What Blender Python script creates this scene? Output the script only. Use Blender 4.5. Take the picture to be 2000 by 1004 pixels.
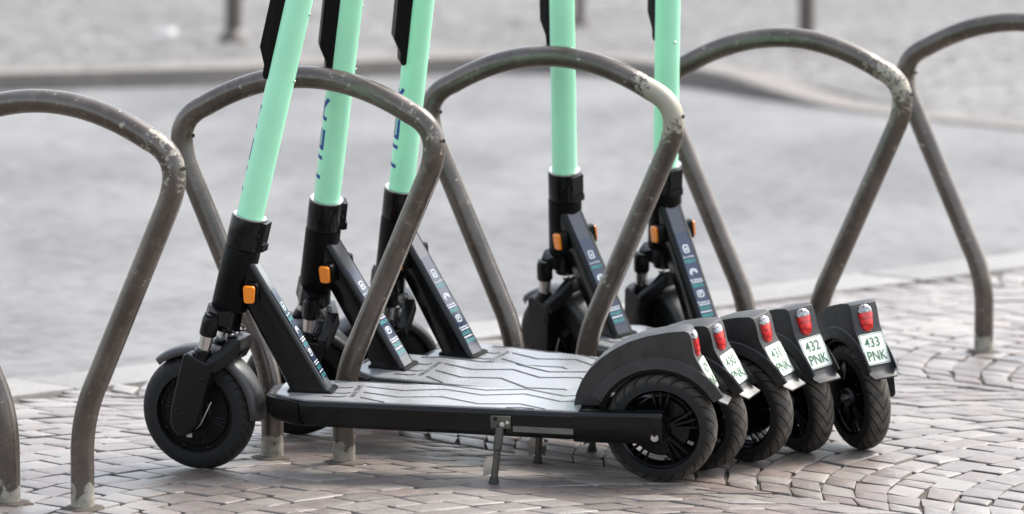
import bpy, bmesh, math, random
from math import sin, cos, pi, radians, sqrt, atan2
from mathutils import Vector, Matrix

for o in list(bpy.data.objects): bpy.data.objects.remove(o)
scene = bpy.context.scene
col = scene.collection

# ------------------------------------------------------------------ camera
cd = bpy.data.cameras.new("camera"); cam = bpy.data.objects.new("camera", cd); col.objects.link(cam)
cd.sensor_width = 36.0; cd.lens = 180.0; cd.clip_start = 0.1; cd.clip_end = 500
cam.location = (0, 0, 1.566); cam.rotation_euler = (pi / 2 - 0.11473, 0, 0)
cd.dof.use_dof = True; cd.dof.focus_distance = 9.85; cd.dof.aperture_fstop = 4.0
scene.camera = cam
# ------------------------------------------------------------------ sky, sun, exposure
SUN_EL, SUN_AZ = radians(52), radians(56)      # azimuth measured from +Y towards +X: a veiled sun stands to the right, a little behind the scooters
w = bpy.data.worlds.new("World"); scene.world = w; w.use_nodes = True
nt = w.node_tree; bg = nt.nodes["Background"]
sky = nt.nodes.new("ShaderNodeTexSky"); sky.sky_type = 'NISHITA'; sky.sun_disc = False
sky.sun_elevation = SUN_EL; sky.sun_rotation = SUN_AZ; sky.air_density = 1.2; sky.dust_density = 3.0
hs = nt.nodes.new("ShaderNodeHueSaturation"); hs.inputs["Saturation"].default_value = 0.5
nt.links.new(sky.outputs[0], hs.inputs["Color"]); nt.links.new(hs.outputs[0], bg.inputs["Color"])
bg.inputs["Strength"].default_value = 0.14
sd = bpy.data.lights.new("sun", 'SUN'); sun = bpy.data.objects.new("sun", sd); col.objects.link(sun)
sd.energy = 1.7; sd.angle = radians(18); sd.color = (1.0, 0.96, 0.9)
sdir = Vector((sin(SUN_AZ) * cos(SUN_EL), cos(SUN_AZ) * cos(SUN_EL), sin(SUN_EL)))
sun.rotation_euler = (-sdir).to_track_quat('-Z', 'Y').to_euler()
scene.view_settings.view_transform = 'Standard'; scene.view_settings.look = 'None'
scene.view_settings.gamma = 1.0; scene.view_settings.use_curve_mapping = False
scene.view_settings.exposure = 1.62
scene.render.engine = 'CYCLES'

# ------------------------------------------------------------------ material helpers
class NT:
    def __init__(s, m): s.t = m.node_tree; s.b = s.t.nodes["Principled BSDF"]
    def n(s, typ, **kw):
        nd = s.t.nodes.new(typ)
        for k, v in kw.items(): setattr(nd, k, v)
        return nd
    def l(s, a, b): s.t.links.new(a, b)
    def put(s, inp, v):
        if hasattr(v, 'is_linked') or isinstance(v, bpy.types.NodeSocket): s.l(v, inp)
        else: inp.default_value = v
    def math(s, op, a, b=0.0, c=0.0, clamp=False):
        nd = s.n("ShaderNodeMath", operation=op); nd.use_clamp = clamp
        for i, v in enumerate((a, b, c)): s.put(nd.inputs[i], v)
        return nd.outputs[0]
    def ramp(s, v, lo, hi):      # smooth 0..1 between lo and hi
        nd = s.n("ShaderNodeMapRange", interpolation_type='SMOOTHSTEP')
        s.put(nd.inputs[0], v); nd.inputs[1].default_value = lo; nd.inputs[2].default_value = hi
        return nd.outputs[0]
    def noise(s, vec, scale, detail=4, rough=0.55):
        nd = s.n("ShaderNodeTexNoise"); nd.inputs["Scale"].default_value = scale
        nd.inputs["Detail"].default_value = detail; nd.inputs["Roughness"].default_value = rough
        if vec is not None: s.l(vec, nd.inputs["Vector"])
        return nd.outputs["Fac"]
    def mix(s, f, a, b):
        nd = s.n("ShaderNodeMix", data_type='RGBA')
        s.put(nd.inputs[0], f)
        for i, v in ((6, a), (7, b)):
            if isinstance(v, tuple): v = (*v[:3], 1)
            s.put(nd.inputs[i], v)
        return nd.outputs[2]
    def bump(s, h, strength, dist):
        nd = s.n("ShaderNodeBump"); nd.inputs["Strength"].default_value = strength; nd.inputs["Distance"].default_value = dist
        s.l(h, nd.inputs["Height"]); s.l(nd.outputs[0], s.b.inputs["Normal"])
    def obj(s): return s.n("ShaderNodeTexCoord").outputs["Object"]
    def pos(s): return s.n("ShaderNodeNewGeometry").outputs["Position"]

MATS = {}
def mat(name, color, rough=0.5, metal=0.0, spec=0.5, coat=0.0, var=0.0, vscale=30.0, rvar=0.0, **kw):
    m = bpy.data.materials.new(name); m.use_nodes = True; g = NT(m); b = g.b
    b.inputs["Base Color"].default_value = (*color, 1); b.inputs["Roughness"].default_value = rough
    b.inputs["Metallic"].default_value = metal; b.inputs["Specular IOR Level"].default_value = spec
    b.inputs["Coat Weight"].default_value = coat; b.inputs["Coat Roughness"].default_value = 0.08
    if var or rvar:
        nz = g.noise(g.obj(), vscale, 5)
        f = g.ramp(nz, 0.3, 0.7)
        if var: g.l(g.mix(f, tuple(c * (1 - var) for c in color), tuple(min(1, c * (1 + var)) for c in color)), b.inputs["Base Color"])
        if rvar: g.l(g.math('ADD', g.math('MULTIPLY', f, 2 * rvar), rough - rvar, clamp=True), b.inputs["Roughness"])
    for k, v in kw.items(): b.inputs[k.replace('_', ' ')].default_value = v
    MATS[name] = m
    return m

mat("mint_paint", (0.40, 0.87, 0.58), 0.38, coat=0.15, var=0.025, vscale=9, rvar=0.06)
mat("black_paint", (0.003, 0.0029, 0.0028), 0.40, spec=0.12, var=0.25, vscale=60, rvar=0.07)
mat("black_gloss", (0.0035, 0.0035, 0.004), 0.22, spec=0.24, coat=0.1, rvar=0.05, vscale=40)
mat("black_plastic", (0.004, 0.004, 0.004), 0.42, spec=0.15, var=0.2, vscale=90, rvar=0.06)
mat("fender_plastic", (0.019, 0.018, 0.018), 0.46, spec=0.5, var=0.18, vscale=50, rvar=0.08)
mat("black_satin", (0.0045, 0.0045, 0.005), 0.30, spec=0.28)
mat("mudguard_skylit", (0.030, 0.029, 0.029), 0.42, spec=0.6, var=0.12, vscale=40)  # fender plastic lightened; skylight on the upward face is put into the colour
mat("rubber", (0.012, 0.012, 0.012), 0.62)
mat("chrome", (0.62, 0.61, 0.6), 0.16, metal=1.0)
mat("bare_steel", (0.55, 0.54, 0.52), 0.3, metal=1.0, var=0.1)
mat("dark_steel", (0.10, 0.10, 0.09), 0.38, metal=0.8, var=0.2)
mat("orange_lens", (0.85, 0.23, 0.01), 0.28, coat=0.4)
mat("red_lens", (0.50, 0.008, 0.010), 0.18, coat=0.6, var=0.55, vscale=160)
mat("clear_lens", (0.24, 0.24, 0.24), 0.15, metal=0.6, coat=0.5, var=0.8, vscale=260)
mat("plate_white", (0.64, 0.68, 0.60), 0.35, coat=0.2, var=0.02)
mat("plate_green", (0.030, 0.115, 0.045), 0.45)
mat("ink_blue", (0.004, 0.045, 0.25), 0.4)
mat("sticker", (0.012, 0.024, 0.055), 0.12, spec=0.7, coat=0.25)
mat("sticker_white", (0.75, 0.78, 0.8), 0.35)
mat("sticker_teal", (0.03, 0.32, 0.27), 0.35)
mat("foot_mat", (0.215, 0.215, 0.218), 0.28, spec=0.9, var=0.09, vscale=12, rvar=0.03)
mat("tube_face", (0.008, 0.010, 0.016), 0.12, spec=0.9, coat=0.35)
mat("groove_black", (0.006, 0.006, 0.006), 0.6)
mat("grey_strip", (0.10, 0.095, 0.08), 0.5, var=0.15)
mat("cable_white", (0.42, 0.40, 0.34), 0.4)
mat("hole_dark", (0.004, 0.004, 0.004), 0.7)

def tyre_mat(name, r, n, dusty):
    m = bpy.data.materials.new(name); m.use_nodes = True; g = NT(m); b = g.b
    o = g.obj(); sp = g.n("ShaderNodeSeparateXYZ"); g.l(o, sp.inputs[0]); x, y, z = sp.outputs
    ang = g.math('ARCTAN2', z, x); ay = g.math('ABSOLUTE', y)
    rad = g.math('SQRT', g.math('ADD', g.math('MULTIPLY', x, x), g.math('MULTIPLY', z, z)))
    t = g.math('ADD', g.math('MULTIPLY', ang, n / (2 * pi)), g.math('MULTIPLY', ay, 62.0))
    fr = g.math('FRACT', g.math('ADD', t, 50.0))
    d = g.math('ABSOLUTE', g.math('SUBTRACT', fr, 0.5))
    gr = g.ramp(d, 0.05, 0.10)
    far = g.math('LESS_THAN', rad, r - 0.017)
    groove = g.math('MAXIMUM', gr, far)                       # 0 in a groove, 1 elsewhere
    crown = g.ramp(rad, r - 0.020, r - 0.003)
    nz = g.ramp(g.noise(o, 55, 5), 0.3, 0.75)
    base = g.mix(g.math('MULTIPLY', crown, g.math('ADD', g.math('MULTIPLY', nz, 0.6), 0.4)), (0.010, 0.010, 0.010), dusty)
    g.l(g.mix(groove, (0.005, 0.005, 0.005), base), b.inputs["Base Color"])
    b.inputs["Roughness"].default_value = 0.6; b.inputs["Specular IOR Level"].default_value = 0.3
    g.bump(groove, 0.9, 0.0025)
    MATS[name] = m
tyre_mat("tyre_rear", 0.110, 24, (0.105, 0.09, 0.074))
tyre_mat("tyre_front", 0.117, 34, (0.020, 0.019, 0.018))

def rack_mat():
    m = bpy.data.materials.new("rack_paint"); m.use_nodes = True; g = NT(m); b = g.b
    o = g.obj(); sp = g.n("ShaderNodeSeparateXYZ"); g.l(o, sp.inputs[0]); x, y, z = sp.outputs
    oi = g.n("ShaderNodeObjectInfo").outputs["Random"]
    vm = g.n("ShaderNodeVectorMath", operation='ADD'); g.l(o, vm.inputs[0])
    cx = g.n("ShaderNodeCombineXYZ"); g.l(g.math('MULTIPLY', oi, 17.0), cx.inputs[0]); g.l(cx.outputs[0], vm.inputs[1]); v = vm.outputs[0]
    ax = g.math('ABSOLUTE', x)
    knee = g.math('MULTIPLY', g.ramp(z, 0.57, 0.66), g.ramp(ax, 0.15, 0.26))
    big = g.noise(v, 14, 3); fine = g.noise(v, 150, 6, 0.7); mid = g.noise(v, 48, 5, 0.65)
    k = g.math('ADD', g.math('MULTIPLY', knee, g.math('MULTIPLY', g.math('MULTIPLY', g.ramp(x, -0.25, 0.2), 0.27), g.ramp(oi, -0.3, 0.9))), g.math('MULTIPLY', big, 0.16))
    wear = g.ramp(g.math('ADD', g.math('ADD', g.math('MULTIPLY', fine, 0.5), g.math('MULTIPLY', mid, 0.5)), k), 0.692, 0.745)
    patch = g.ramp(g.math('ADD', g.noise(v, 26, 4, 0.7), g.math('MULTIPLY', fine, 0.18)), 0.755, 0.79)
    foot = g.math('SUBTRACT', 1.0, g.ramp(g.math('ADD', z, g.math('MULTIPLY', g.noise(v, 34, 2), 0.09)), 0.080, 0.086))
    tone = g.mix(g.ramp(big, 0.3, 0.7), (0.060, 0.047, 0.038), (0.098, 0.079, 0.066))
    tone = g.mix(g.math('MULTIPLY', g.ramp(mid, 0.5, 0.72), 0.35), tone, (0.20, 0.165, 0.125))
    c = g.mix(g.math('MAXIMUM', wear, patch), tone, (0.30, 0.275, 0.215))
    c = g.mix(foot, c, g.mix(g.ramp(mid, 0.4, 0.65), (0.30, 0.28, 0.23), (0.17, 0.155, 0.13)))
    g.l(c, b.inputs["Base Color"])
    wm = g.math('MAXIMUM', wear, foot)
    g.l(g.math('ADD', 0.26, g.math('MULTIPLY', wm, 0.34)), b.inputs["Roughness"])
    b.inputs["Metallic"].default_value = 0.3; b.inputs["Specular IOR Level"].default_value = 0.8
    g.bump(g.math('SUBTRACT', g.math('MULTIPLY', fine, 0.3), g.math('MULTIPLY', wear, 0.5)), 0.25, 0.0015)
    MATS["rack_paint"] = m
rack_mat()

def stone_mat(name, a, b_, c_, rough, sc=1.0):
    m = bpy.data.materials.new(name); m.use_nodes = True; g = NT(m); b = g.b
    p = g.pos()
    ge = g.n("ShaderNodeNewGeometry"); oi = g.n("ShaderNodeObjectInfo")
    r = g.math('FRACT', g.math('ADD', g.math('MULTIPLY', ge.outputs["Random Per Island"], 7.31), g.math('MULTIPLY', oi.outputs["Random"], 5.77)))
    r2 = g.math('FRACT', g.math('MULTIPLY', r, 13.7))
    fine = g.noise(p, 150 * sc, 6, 0.75); mid = g.noise(p, 38 * sc, 5, 0.6); big = g.noise(p, 1.6, 3)
    base = g.mix(g.ramp(r, 0.15, 0.85), a, b_)
    base = g.mix(g.math('MULTIPLY', g.ramp(r2, 0.55, 1.0), 0.7), base, c_)
    k = g.math('ADD', g.math('ADD', g.math('MULTIPLY', fine, 0.7), g.math('MULTIPLY', mid, 0.7)), g.math('MULTIPLY', big, 0.45))
    k = g.math('ADD', g.math('MULTIPLY', g.math('SUBTRACT', k, 0.93), 1.5), 1.0)
    mul = g.n("ShaderNodeVectorMath", operation='SCALE'); g.l(base, mul.inputs[0]); g.l(k, mul.inputs[3])
    spk = g.ramp(g.noise(p, 190 * sc, 4, 0.7), 0.60, 0.70)
    cc = g.mix(g.math('MULTIPLY', spk, 0.45), mul.outputs[0], (0.55, 0.53, 0.5))
    g.l(cc, b.inputs["Base Color"])
    g.l(g.math('ADD', rough - 0.1, g.math('MULTIPLY', mid, 0.22)), b.inputs["Roughness"])
    b.inputs["Specular IOR Level"].default_value = 0.8
    g.bump(g.math('ADD', fine, g.math('MULTIPLY', mid, 0.6)), 0.5, 0.0028)
    MATS[name] = m
stone_mat("porphyry", (0.114, 0.093, 0.082), (0.168, 0.147, 0.131), (0.118, 0.084, 0.073), 0.43)
stone_mat("old_kerb", (0.14, 0.122, 0.106), (0.18, 0.16, 0.142), (0.12, 0.104, 0.09), 0.75)
stone_mat("granite", (0.15, 0.144, 0.135), (0.18, 0.174, 0.163), (0.135, 0.128, 0.118), 0.62)

def sand_mat():
    m = bpy.data.materials.new("joint_sand"); m.use_nodes = True; g = NT(m); b = g.b; p = g.pos()
    n1 = g.noise(p, 300, 5, 0.7); n2 = g.noise(p, 7, 3)
    c = g.mix(n1, (0.032, 0.026, 0.02), (0.11, 0.09, 0.072))
    c = g.mix(g.math('MULTIPLY', g.ramp(n2, 0.5, 0.7), 0.5), c, (0.05, 0.045, 0.035))
    g.l(c, b.inputs["Base Color"]); b.inputs["Roughness"].default_value = 0.9; g.bump(n1, 0.6, 0.004)
    MATS["joint_sand"] = m
sand_mat()

def road_mat():
    m = bpy.data.materials.new("asphalt"); m.use_nodes = True; g = NT(m); b = g.b; p = g.pos()
    mp = g.n("ShaderNodeMapping"); g.l(p, mp.inputs[0]); mp.inputs["Rotation"].default_value = (0, 0, radians(12)); mp.inputs["Scale"].default_value = (1.5, 0.55, 1)
    big = g.noise(mp.outputs[0], 0.9, 5, 0.6); mid = g.noise(mp.outputs[0], 5, 5, 0.65); fine = g.noise(p, 120, 4, 0.7); spot = g.noise(p, 14, 6, 0.75)
    c = g.mix(g.ramp(big, 0.36, 0.64), (0.080, 0.080, 0.081), (0.138, 0.137, 0.136))
    c = g.mix(g.math('MULTIPLY', g.ramp(mid, 0.50, 0.68), 0.5), c, (0.060, 0.060, 0.062))
    c = g.mix(g.math('MULTIPLY', g.ramp(fine, 0.5, 0.75), 0.5), c, (0.2, 0.197, 0.195))
    c = g.mix(g.math('MULTIPLY', g.ramp(spot, 0.40, 0.66), 0.45), c, (0.21, 0.209, 0.206)); c = g.mix(g.math('MULTIPLY', g.ramp(spot, 0.44, 0.30), 0.55), c, (0.05, 0.05, 0.052))
    g.l(c, b.inputs["Base Color"]); b.inputs["Roughness"].default_value = 0.75; b.inputs["Specular IOR Level"].default_value = 0.3
    g.bump(fine, 0.35, 0.004)
    MATS["asphalt"] = m
road_mat()
def far_mat():
    m = bpy.data.materials.new("far_paving"); m.use_nodes = True; g = NT(m); b = g.b; p = g.pos()
    vo = g.n("ShaderNodeTexVoronoi", feature='DISTANCE_TO_EDGE'); vo.inputs["Scale"].default_value = 9; g.l(p, vo.inputs["Vector"])
    v2 = g.n("ShaderNodeTexVoronoi"); v2.inputs["Scale"].default_value = 9; g.l(p, v2.inputs["Vector"])
    sx = g.n("ShaderNodeSeparateColor"); g.l(v2.outputs["Color"], sx.inputs[0])
    big = g.noise(p, 0.8, 4)
    c = g.mix(sx.outputs[0], (0.115, 0.111, 0.107), (0.19, 0.185, 0.18))
    c = g.mix(g.math('MULTIPLY', g.ramp(big, 0.35, 0.7), 0.5), c, (0.105, 0.102, 0.099))
    j = g.ramp(vo.outputs["Distance"], 0.03, 0.09)
    g.l(g.mix(j, (0.05, 0.045, 0.04), c), b.inputs["Base Color"]); b.inputs["Roughness"].default_value = 0.75; b.inputs["Specular IOR Level"].default_value = 0.3
    g.bump(j, 0.5, 0.01)
    MATS["far_paving"] = m
far_mat()
mat("post_paint", (0.085, 0.068, 0.058), 0.45, var=0.2, vscale=20)
mat("paper", (0.38, 0.375, 0.37), 0.7)
mat("tar", (0.108, 0.108, 0.109), 0.5, var=0.3, vscale=12)
mat("moss", (0.06, 0.075, 0.03), 0.9, var=0.3, vscale=60)

# ------------------------------------------------------------------ mesh helpers
class MB:
    def __init__(s): s.v = []; s.f = []
    def add(s, vs, fs):
        o = len(s.v); s.v += [tuple(p) for p in vs]; s.f += [tuple(i + o for i in f) for f in fs]; return s
    def box(s, c, size, M=None):
        a, b, d = (k / 2 for k in size)
        vs = [Vector((x, y, z)) for x in (-a, a) for y in (-b, b) for z in (-d, d)]
        if M is not None: vs = [M @ p for p in vs]
        vs = [p + Vector(c) for p in vs]
        return s.add(vs, [(0, 1, 3, 2), (4, 6, 7, 5), (0, 4, 5, 1), (2, 3, 7, 6), (0, 2, 6, 4), (1, 5, 7, 3)])
    def prism(s, poly, y0, y1):           # polygon in (x,z) extruded along y
        n = len(poly)
        vs = [(x, y0, z) for x, z in poly] + [(x, y1, z) for x, z in poly]
        fs = [tuple(range(n)), tuple(range(2 * n - 1, n - 1, -1))]
        fs += [(i, i + n, (i + 1) % n + n, (i + 1) % n) for i in range(n)]
        return s.add(vs, fs)
    def loft(s, rings, closed=False, cap=True):
        n = len(rings[0]); m = len(rings); vs = [p for r in rings for p in r]; fs = []
        for i in range(m if closed else m - 1):
            a = i * n; b = ((i + 1) % m) * n
            for j in range(n): k = (j + 1) % n; fs.append((a + j, b + j, b + k, a + k))
        if cap and not closed: fs += [tuple(range(n)), tuple(range((m - 1) * n + n - 1, (m - 1) * n - 1, -1))]
        return s.add(vs, fs)
    def tube(s, pts, r, n=16, closed=False, cap=True):
        pts = [Vector(p) for p in pts]; rr = r if isinstance(r, (list, tuple)) else [r] * len(pts)
        m = len(pts); rings = []; prev = None
        for i in range(m):
            if closed: t = pts[(i + 1) % m] - pts[i - 1]
            else: t = pts[min(i + 1, m - 1)] - pts[max(i - 1, 0)]
            t.normalize()
            if prev is None:
                a = Vector((0, 1, 0)) if abs(t.y) < 0.9 else Vector((1, 0, 0)); u = (a - t * a.dot(t)).normalized()
            else: u = (prev - t * prev.dot(t)).normalized()
            prev = u; v = t.cross(u)
            rings.append([pts[i] + rr[i] * (cos(2 * pi * k / n) * u + sin(2 * pi * k / n) * v) for k in range(n)])
        return s.loft(rings, closed, cap)
    def cyl(s, a, b, r, n=24, r2=None): return s.tube([a, b], [r, r if r2 is None else r2], n)
    def lathe(s, prof, n=64, closed=True, c=(0, 0, 0)):      # profile (radius, y) turned about the Y axis
        rings = [[(c[0] + r * cos(2 * pi * i / n), c[1] + y, c[2] + r * sin(2 * pi * i / n)) for r, y in prof] for i in range(n)]
        m = len(prof); vs = [p for q in rings for p in q]; fs = []
        for i in range(n):
            a = i * m; b = ((i + 1) % n) * m
            for j in range(m if closed else m - 1): k = (j + 1) % m; fs.append((a + j, a + k, b + k, b + j))
        return s.add(vs, fs)
    def mesh(s, name, m, smooth=35, bevel=0, seg=2):
        bm = bmesh.new(); vv = [bm.verts.new(p) for p in s.v]
        for f in s.f:
            try: bm.faces.new([vv[i] for i in f])
            except ValueError: pass
        bmesh.ops.remove_doubles(bm, verts=bm.verts, dist=1e-6)
        bmesh.ops.recalc_face_normals(bm, faces=bm.faces)
        if bevel:
            es = [e for e in bm.edges if len(e.link_faces) == 2 and e.calc_face_angle(0) > radians(28)]
            bmesh.ops.bevel(bm, geom=es, offset=bevel, segments=seg, profile=0.6, affect='EDGES', clamp_overlap=True)
        me = bpy.data.meshes.new(name); bm.to_mesh(me); bm.free()
        me.materials.append(MATS[m])
        if smooth: me.shade_smooth(); me.set_sharp_from_angle(angle=radians(smooth))
        return me

def link(name, me, parent=None, M=None):
    o = bpy.data.objects.new(name, me); col.objects.link(o)
    if parent is not None: o.parent = parent
    if M is not None: o.matrix_local = M
    return o
def tag(o, label=None, cat=None, group=None, kind=None):
    for k, v in (("label", label), ("category", cat), ("group", group), ("kind", kind)):
        if v: o[k] = v
    return o
CACHE = {}
def part(name, key, fn, parent, M=None):
    if key not in CACHE: CACHE[key] = fn()
    return link(name, CACHE[key], parent, M)

def text_mesh(txt, m, height, xs=1.0, bold=0.0):
    """flat text in the local XZ plane facing -Y, centred"""
    cu = bpy.data.curves.new("t", 'FONT'); cu.body = txt; cu.size = 1.0; cu.align_x = 'CENTER'; cu.align_y = 'CENTER'
    cu.offset = bold; cu.resolution_u = 3
    ob = bpy.data.objects.new("t", cu); col.objects.link(ob); bpy.context.view_layer.update()
    me = bpy.data.meshes.new_from_object(ob.evaluated_get(bpy.context.evaluated_depsgraph_get()))
    bpy.data.objects.remove(ob)
    s = height / 0.70
    ys = [v.co.y for v in me.vertices]; mid = (min(ys) + max(ys)) / 2
    for v in me.vertices: v.co = Vector((v.co.x * s * xs, 0, (v.co.y - mid) * s))
    me.materials.clear(); me.materials.append(MATS[m])
    return me

# ------------------------------------------------------------------ ground frame: u runs along the kerb, v towards the road
S2 = sqrt(0.5)
def uv(u, v): return ((u - v) * S2, (u + v) * S2)          # -> world x, y
KERB_OUT, KERB_W = 8.70, 0.21

def sheet(name, pts, z, m, kind="structure"):
    me = MB().add([(x, y, z) for x, y in pts], [tuple(range(len(pts)))]).mesh(name, m, smooth=0)
    return tag(link(name, me), kind=kind)

# earth far out to the horizon, then road, far pavement
sheet("ground", [(-220, -60), (220, -60), (220, 400), (-220, 400)], -0.16, "far_paving")
A, B = uv(-60, KERB_OUT), uv(120, KERB_OUT)
road = sheet("road", [A, B, (120, 150), (-100, 150)], -0.08, "asphalt")
# far kerb: a curved line with its road-side foot at these points (x, y)
FK = [(-9, 18.1), (-5, 19.15), (-2.0, 19.96), (-1.56, 20.1), (-1.12, 20.27), (-0.62, 20.6), (-0.25, 20.8), (0.13, 20.82), (0.5, 20.55), (0.8, 19.98), (1.0, 19.5), (1.41, 18.80), (1.83, 18.22), (3.2, 16.5), (6, 13.5)]
def catmull(P, n=6):
    out = []
    for i in range(len(P) - 1):
        p0, p1, p2, p3 = (Vector(P[max(0, min(len(P) - 1, k))]) for k in (i - 1, i, i + 1, i + 2))
        for j in range(n):
            t = j / n
            out.append(0.5 * ((2 * p1) + (p2 - p0) * t + (2 * p0 - 5 * p1 + 4 * p2 - p3) * t * t + (3 * p1 - p0 - 3 * p2 + p3) * t ** 3))
    out.append(Vector(P[-1])); return out
fk = catmull(FK)
def off(line, d):
    r = []
    for i, p in enumerate(line):
        t = (line[min(i + 1, len(line) - 1)] - line[max(i - 1, 0)]).normalized(); r.append(p + Vector((-t.y, t.x)) * d)
    return r
fin = off(fk, 0.17)
def fkz(p):      # the kerb drops to the road at the crossing on the right
    t = max(0.0, min(1.0, (p.x - 0.75) / 0.5)); return -0.005 - 0.062 * t * t * (3 - 2 * t)
mb = MB(); n = len(fk)
mb.loft([[(a.x, a.y, -0.1), (a.x, a.y, fkz(a) - 0.008), (a.x + (b.x - a.x) * .08, a.y + (b.y - a.y) * .08, fkz(a)), (b.x, b.y, fkz(a)), (b.x, b.y, -0.1)] for a, b in zip(fk, fin)])
tag(link("far_kerb", mb.mesh("far_kerb", "old_kerb", 30)), kind="structure")
mb = MB(); vs = [(p.x, p.y, fkz(p) - 0.004) for p in fin] + [(60, 30, -0.009), (90, 160, -0.009), (-90, 160, -0.009), (-60, 18, -0.009)]
mb.add(vs, [tuple(range(len(vs)))])
tag(link("far_pavement", mb.mesh("far_pavement", "far_paving", 0)), kind="structure")
# repaired seams in the asphalt
for k, (a, b, wd) in enumerate(()):
    a, b = Vector(a), Vector(b); t = (b - a).normalized(); nn = Vector((-t.y, t.x)); rnd = random.Random(k)
    L, R = [], []
    for i in range(25):
        p = a.lerp(b, i / 24) + nn * rnd.uniform(-.02, .02); hw = wd * rnd.uniform(.5, 1.1); L.append(p + nn * hw); R.append(p - nn * hw)
    m_ = MB().add([(p.x, p.y, -0.076) for p in L] + [(p.x, p.y, -0.076) for p in R], [(i, i + 1, i + 26, i + 25) for i in range(24)])
    link("tar_seam", m_.mesh("tar_seam", "tar", 0), road)

# near pavement: sand bed, kerb stones, cobbles in segmental arcs
pv = [uv(-3.0, KERB_OUT - KERB_W + 0.01), uv(16, KERB_OUT - KERB_W + 0.01), uv(16, 2.0), uv(-3.0, 2.0)]
pavement = sheet("pavement", pv, -0.0062, "joint_sand")
kb = MB(); kerb = None
def kerb_stone(u0, u1, sd_):
    rnd = random.Random(sd_); m_ = MB(); g_ = 0.006
    vi, vo = KERB_OUT - KERB_W, KERB_OUT; z = 0.004 + rnd.uniform(-.003, .003)
    x0 = [uv(u0 + g_, vi), uv(u1 - g_, vi), uv(u1 - g_, vo), uv(u0 + g_, vo)]
    m_.add([(*p, -0.14) for p in x0] + [(*p, z) for p in x0], [(0, 1, 2, 3), (7, 6, 5, 4), (0, 4, 5, 1), (1, 5, 6, 2), (2, 6, 7, 3), (3, 7, 4, 0)])
    return m_.mesh("kerb_stone", "granite", 40, bevel=0.012, seg=2)
u_ = 4.3; i_ = 0
while u_ < 13:
    ln = random.Random(i_ + 50).uniform(0.75, 1.1); me = kerb_stone(u_, u_ + ln, i_)
    if kerb is None: kerb = tag(link("kerb", me), kind="structure")
    else: link("kerb_stone", me, kerb)
    u_ += ln; i_ += 1

W_COL, R_ARC, STEP = 1.42, 0.93, 0.083
U0 = 7.18
rnd = random.Random(11)
stones = []
def arc_v(du): return sqrt(max(0.0, R_ARC ** 2 - du * du)) - R_ARC
half_ang = math.asin(W_COL / 2 / R_ARC)
for c in range(-2, 4):
    uc = U0 + W_COL * (c + 0.5)
    for k in range(-14, 62):
        v0 = 3.6 + k * STEP + (0.04 if c % 2 else 0)
        a = -half_ang + rnd.uniform(0.0, 0.03)
        while a < half_ang - 0.01:
            da = rnd.choice((rnd.uniform(0.06, 0.085), rnd.uniform(0.075, 0.10), rnd.uniform(0.09, 0.125))) / R_ARC
            a2 = min(a + da, half_ang)
            if half_ang - a2 < 0.045: a2 = half_ang
            j = lambda s_: rnd.uniform(-s_, s_)
            gp = 0.0014 + rnd.random() * 0.0026
            quad = []
            for (aa, lo) in ((a, 0), (a2, 0), (a2, 1), (a, 1)):
                du = R_ARC * sin(aa); vv = v0 + arc_v(du) + (STEP if lo else 0)
                quad.append([uc + du, vv])
            cu_ = sum(q[0] for q in quad) / 4; cv_ = sum(q[1] for q in quad) / 4
            skew = j(0.007)
            pts = []
            for q_i, q in enumerate(quad):
                dx, dy = q[0] - cu_, q[1] - cv_; L_ = sqrt(dx * dx + dy * dy)
                s_ = max(0.2, 1 - gp * 1.5 / L_)
                sk = skew if q_i in (1, 2) else -skew * 0.5
                pts.append((cu_ + dx * s_ + j(.0060), cv_ + dy * s_ + j(.0050) + sk * 0.5))
            a = a2
            if cv_ > KERB_OUT - KERB_W - 0.035: continue
            X, Y = uv(cu_, cv_)
            if Y < 8.9 or abs(X) > 0.115 * Y + 0.35 or Y > 15.5: continue
            stones.append((Y, X, [uv(*p) for p in pts]))
stones.sort(key=lambda s_: s_[0])
def stone_geo(q, r):
    cx = sum(p[0] for p in q) / 4; cy = sum(p[1] for p in q) / 4
    ring = []
    for i in range(4):                    # each corner is cut, each side carries one uneven point
        p, nx, pr = q[i], q[(i + 1) % 4], q[i - 1]
        t1, t2 = r.uniform(.02, .08), r.uniform(.02, .08)
        ring.append((p[0] + (pr[0] - p[0]) * t1, p[1] + (pr[1] - p[1]) * t1))
        ring.append((p[0] + (nx[0] - p[0]) * t2, p[1] + (nx[1] - p[1]) * t2))
    h = r.uniform(-0.0012, 0.0012); tx, ty = r.uniform(-.012, .012), r.uniform(-.012, .012)
    Z = lambda x, y, z: h + z + (x - cx) * tx + (y - cy) * ty
    rings = []
    for s_, z in ((1.0, -0.03), (1.0, -0.0026), (0.985, -0.0005), (0.94, 0.0)):
        rings.append([(cx + (x - cx) * s_, cy + (y - cy) * s_, Z(x, y, z + r.uniform(-.0006, .0006))) for x, y in ring])
    m_ = MB(); m_.loft(rings, cap=False)
    o = len(m_.v); m_.v.append((cx, cy, Z(cx, cy, 0.0006)))
    m_.f += [(24 + i, 24 + (i + 1) % 8, o) for i in range(8)]
    return m_
vis = [s_ for s_ in stones if abs(s_[1]) < 0.1 * s_[0] + 0.03 and s_[0] > 9.36]
near = set(id(s_) for s_ in vis[:300])
field = MB()
for s_ in stones:
    g_ = stone_geo(s_[2], rnd)
    if id(s_) in near: link("cobblestone", g_.mesh("cobblestone", "porphyry", 50), pavement)
    else: field.add(g_.v, g_.f)
tag(link("cobblestone_field", field.mesh("cobblestone_field", "porphyry", 50), pavement), kind="stuff")

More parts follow.
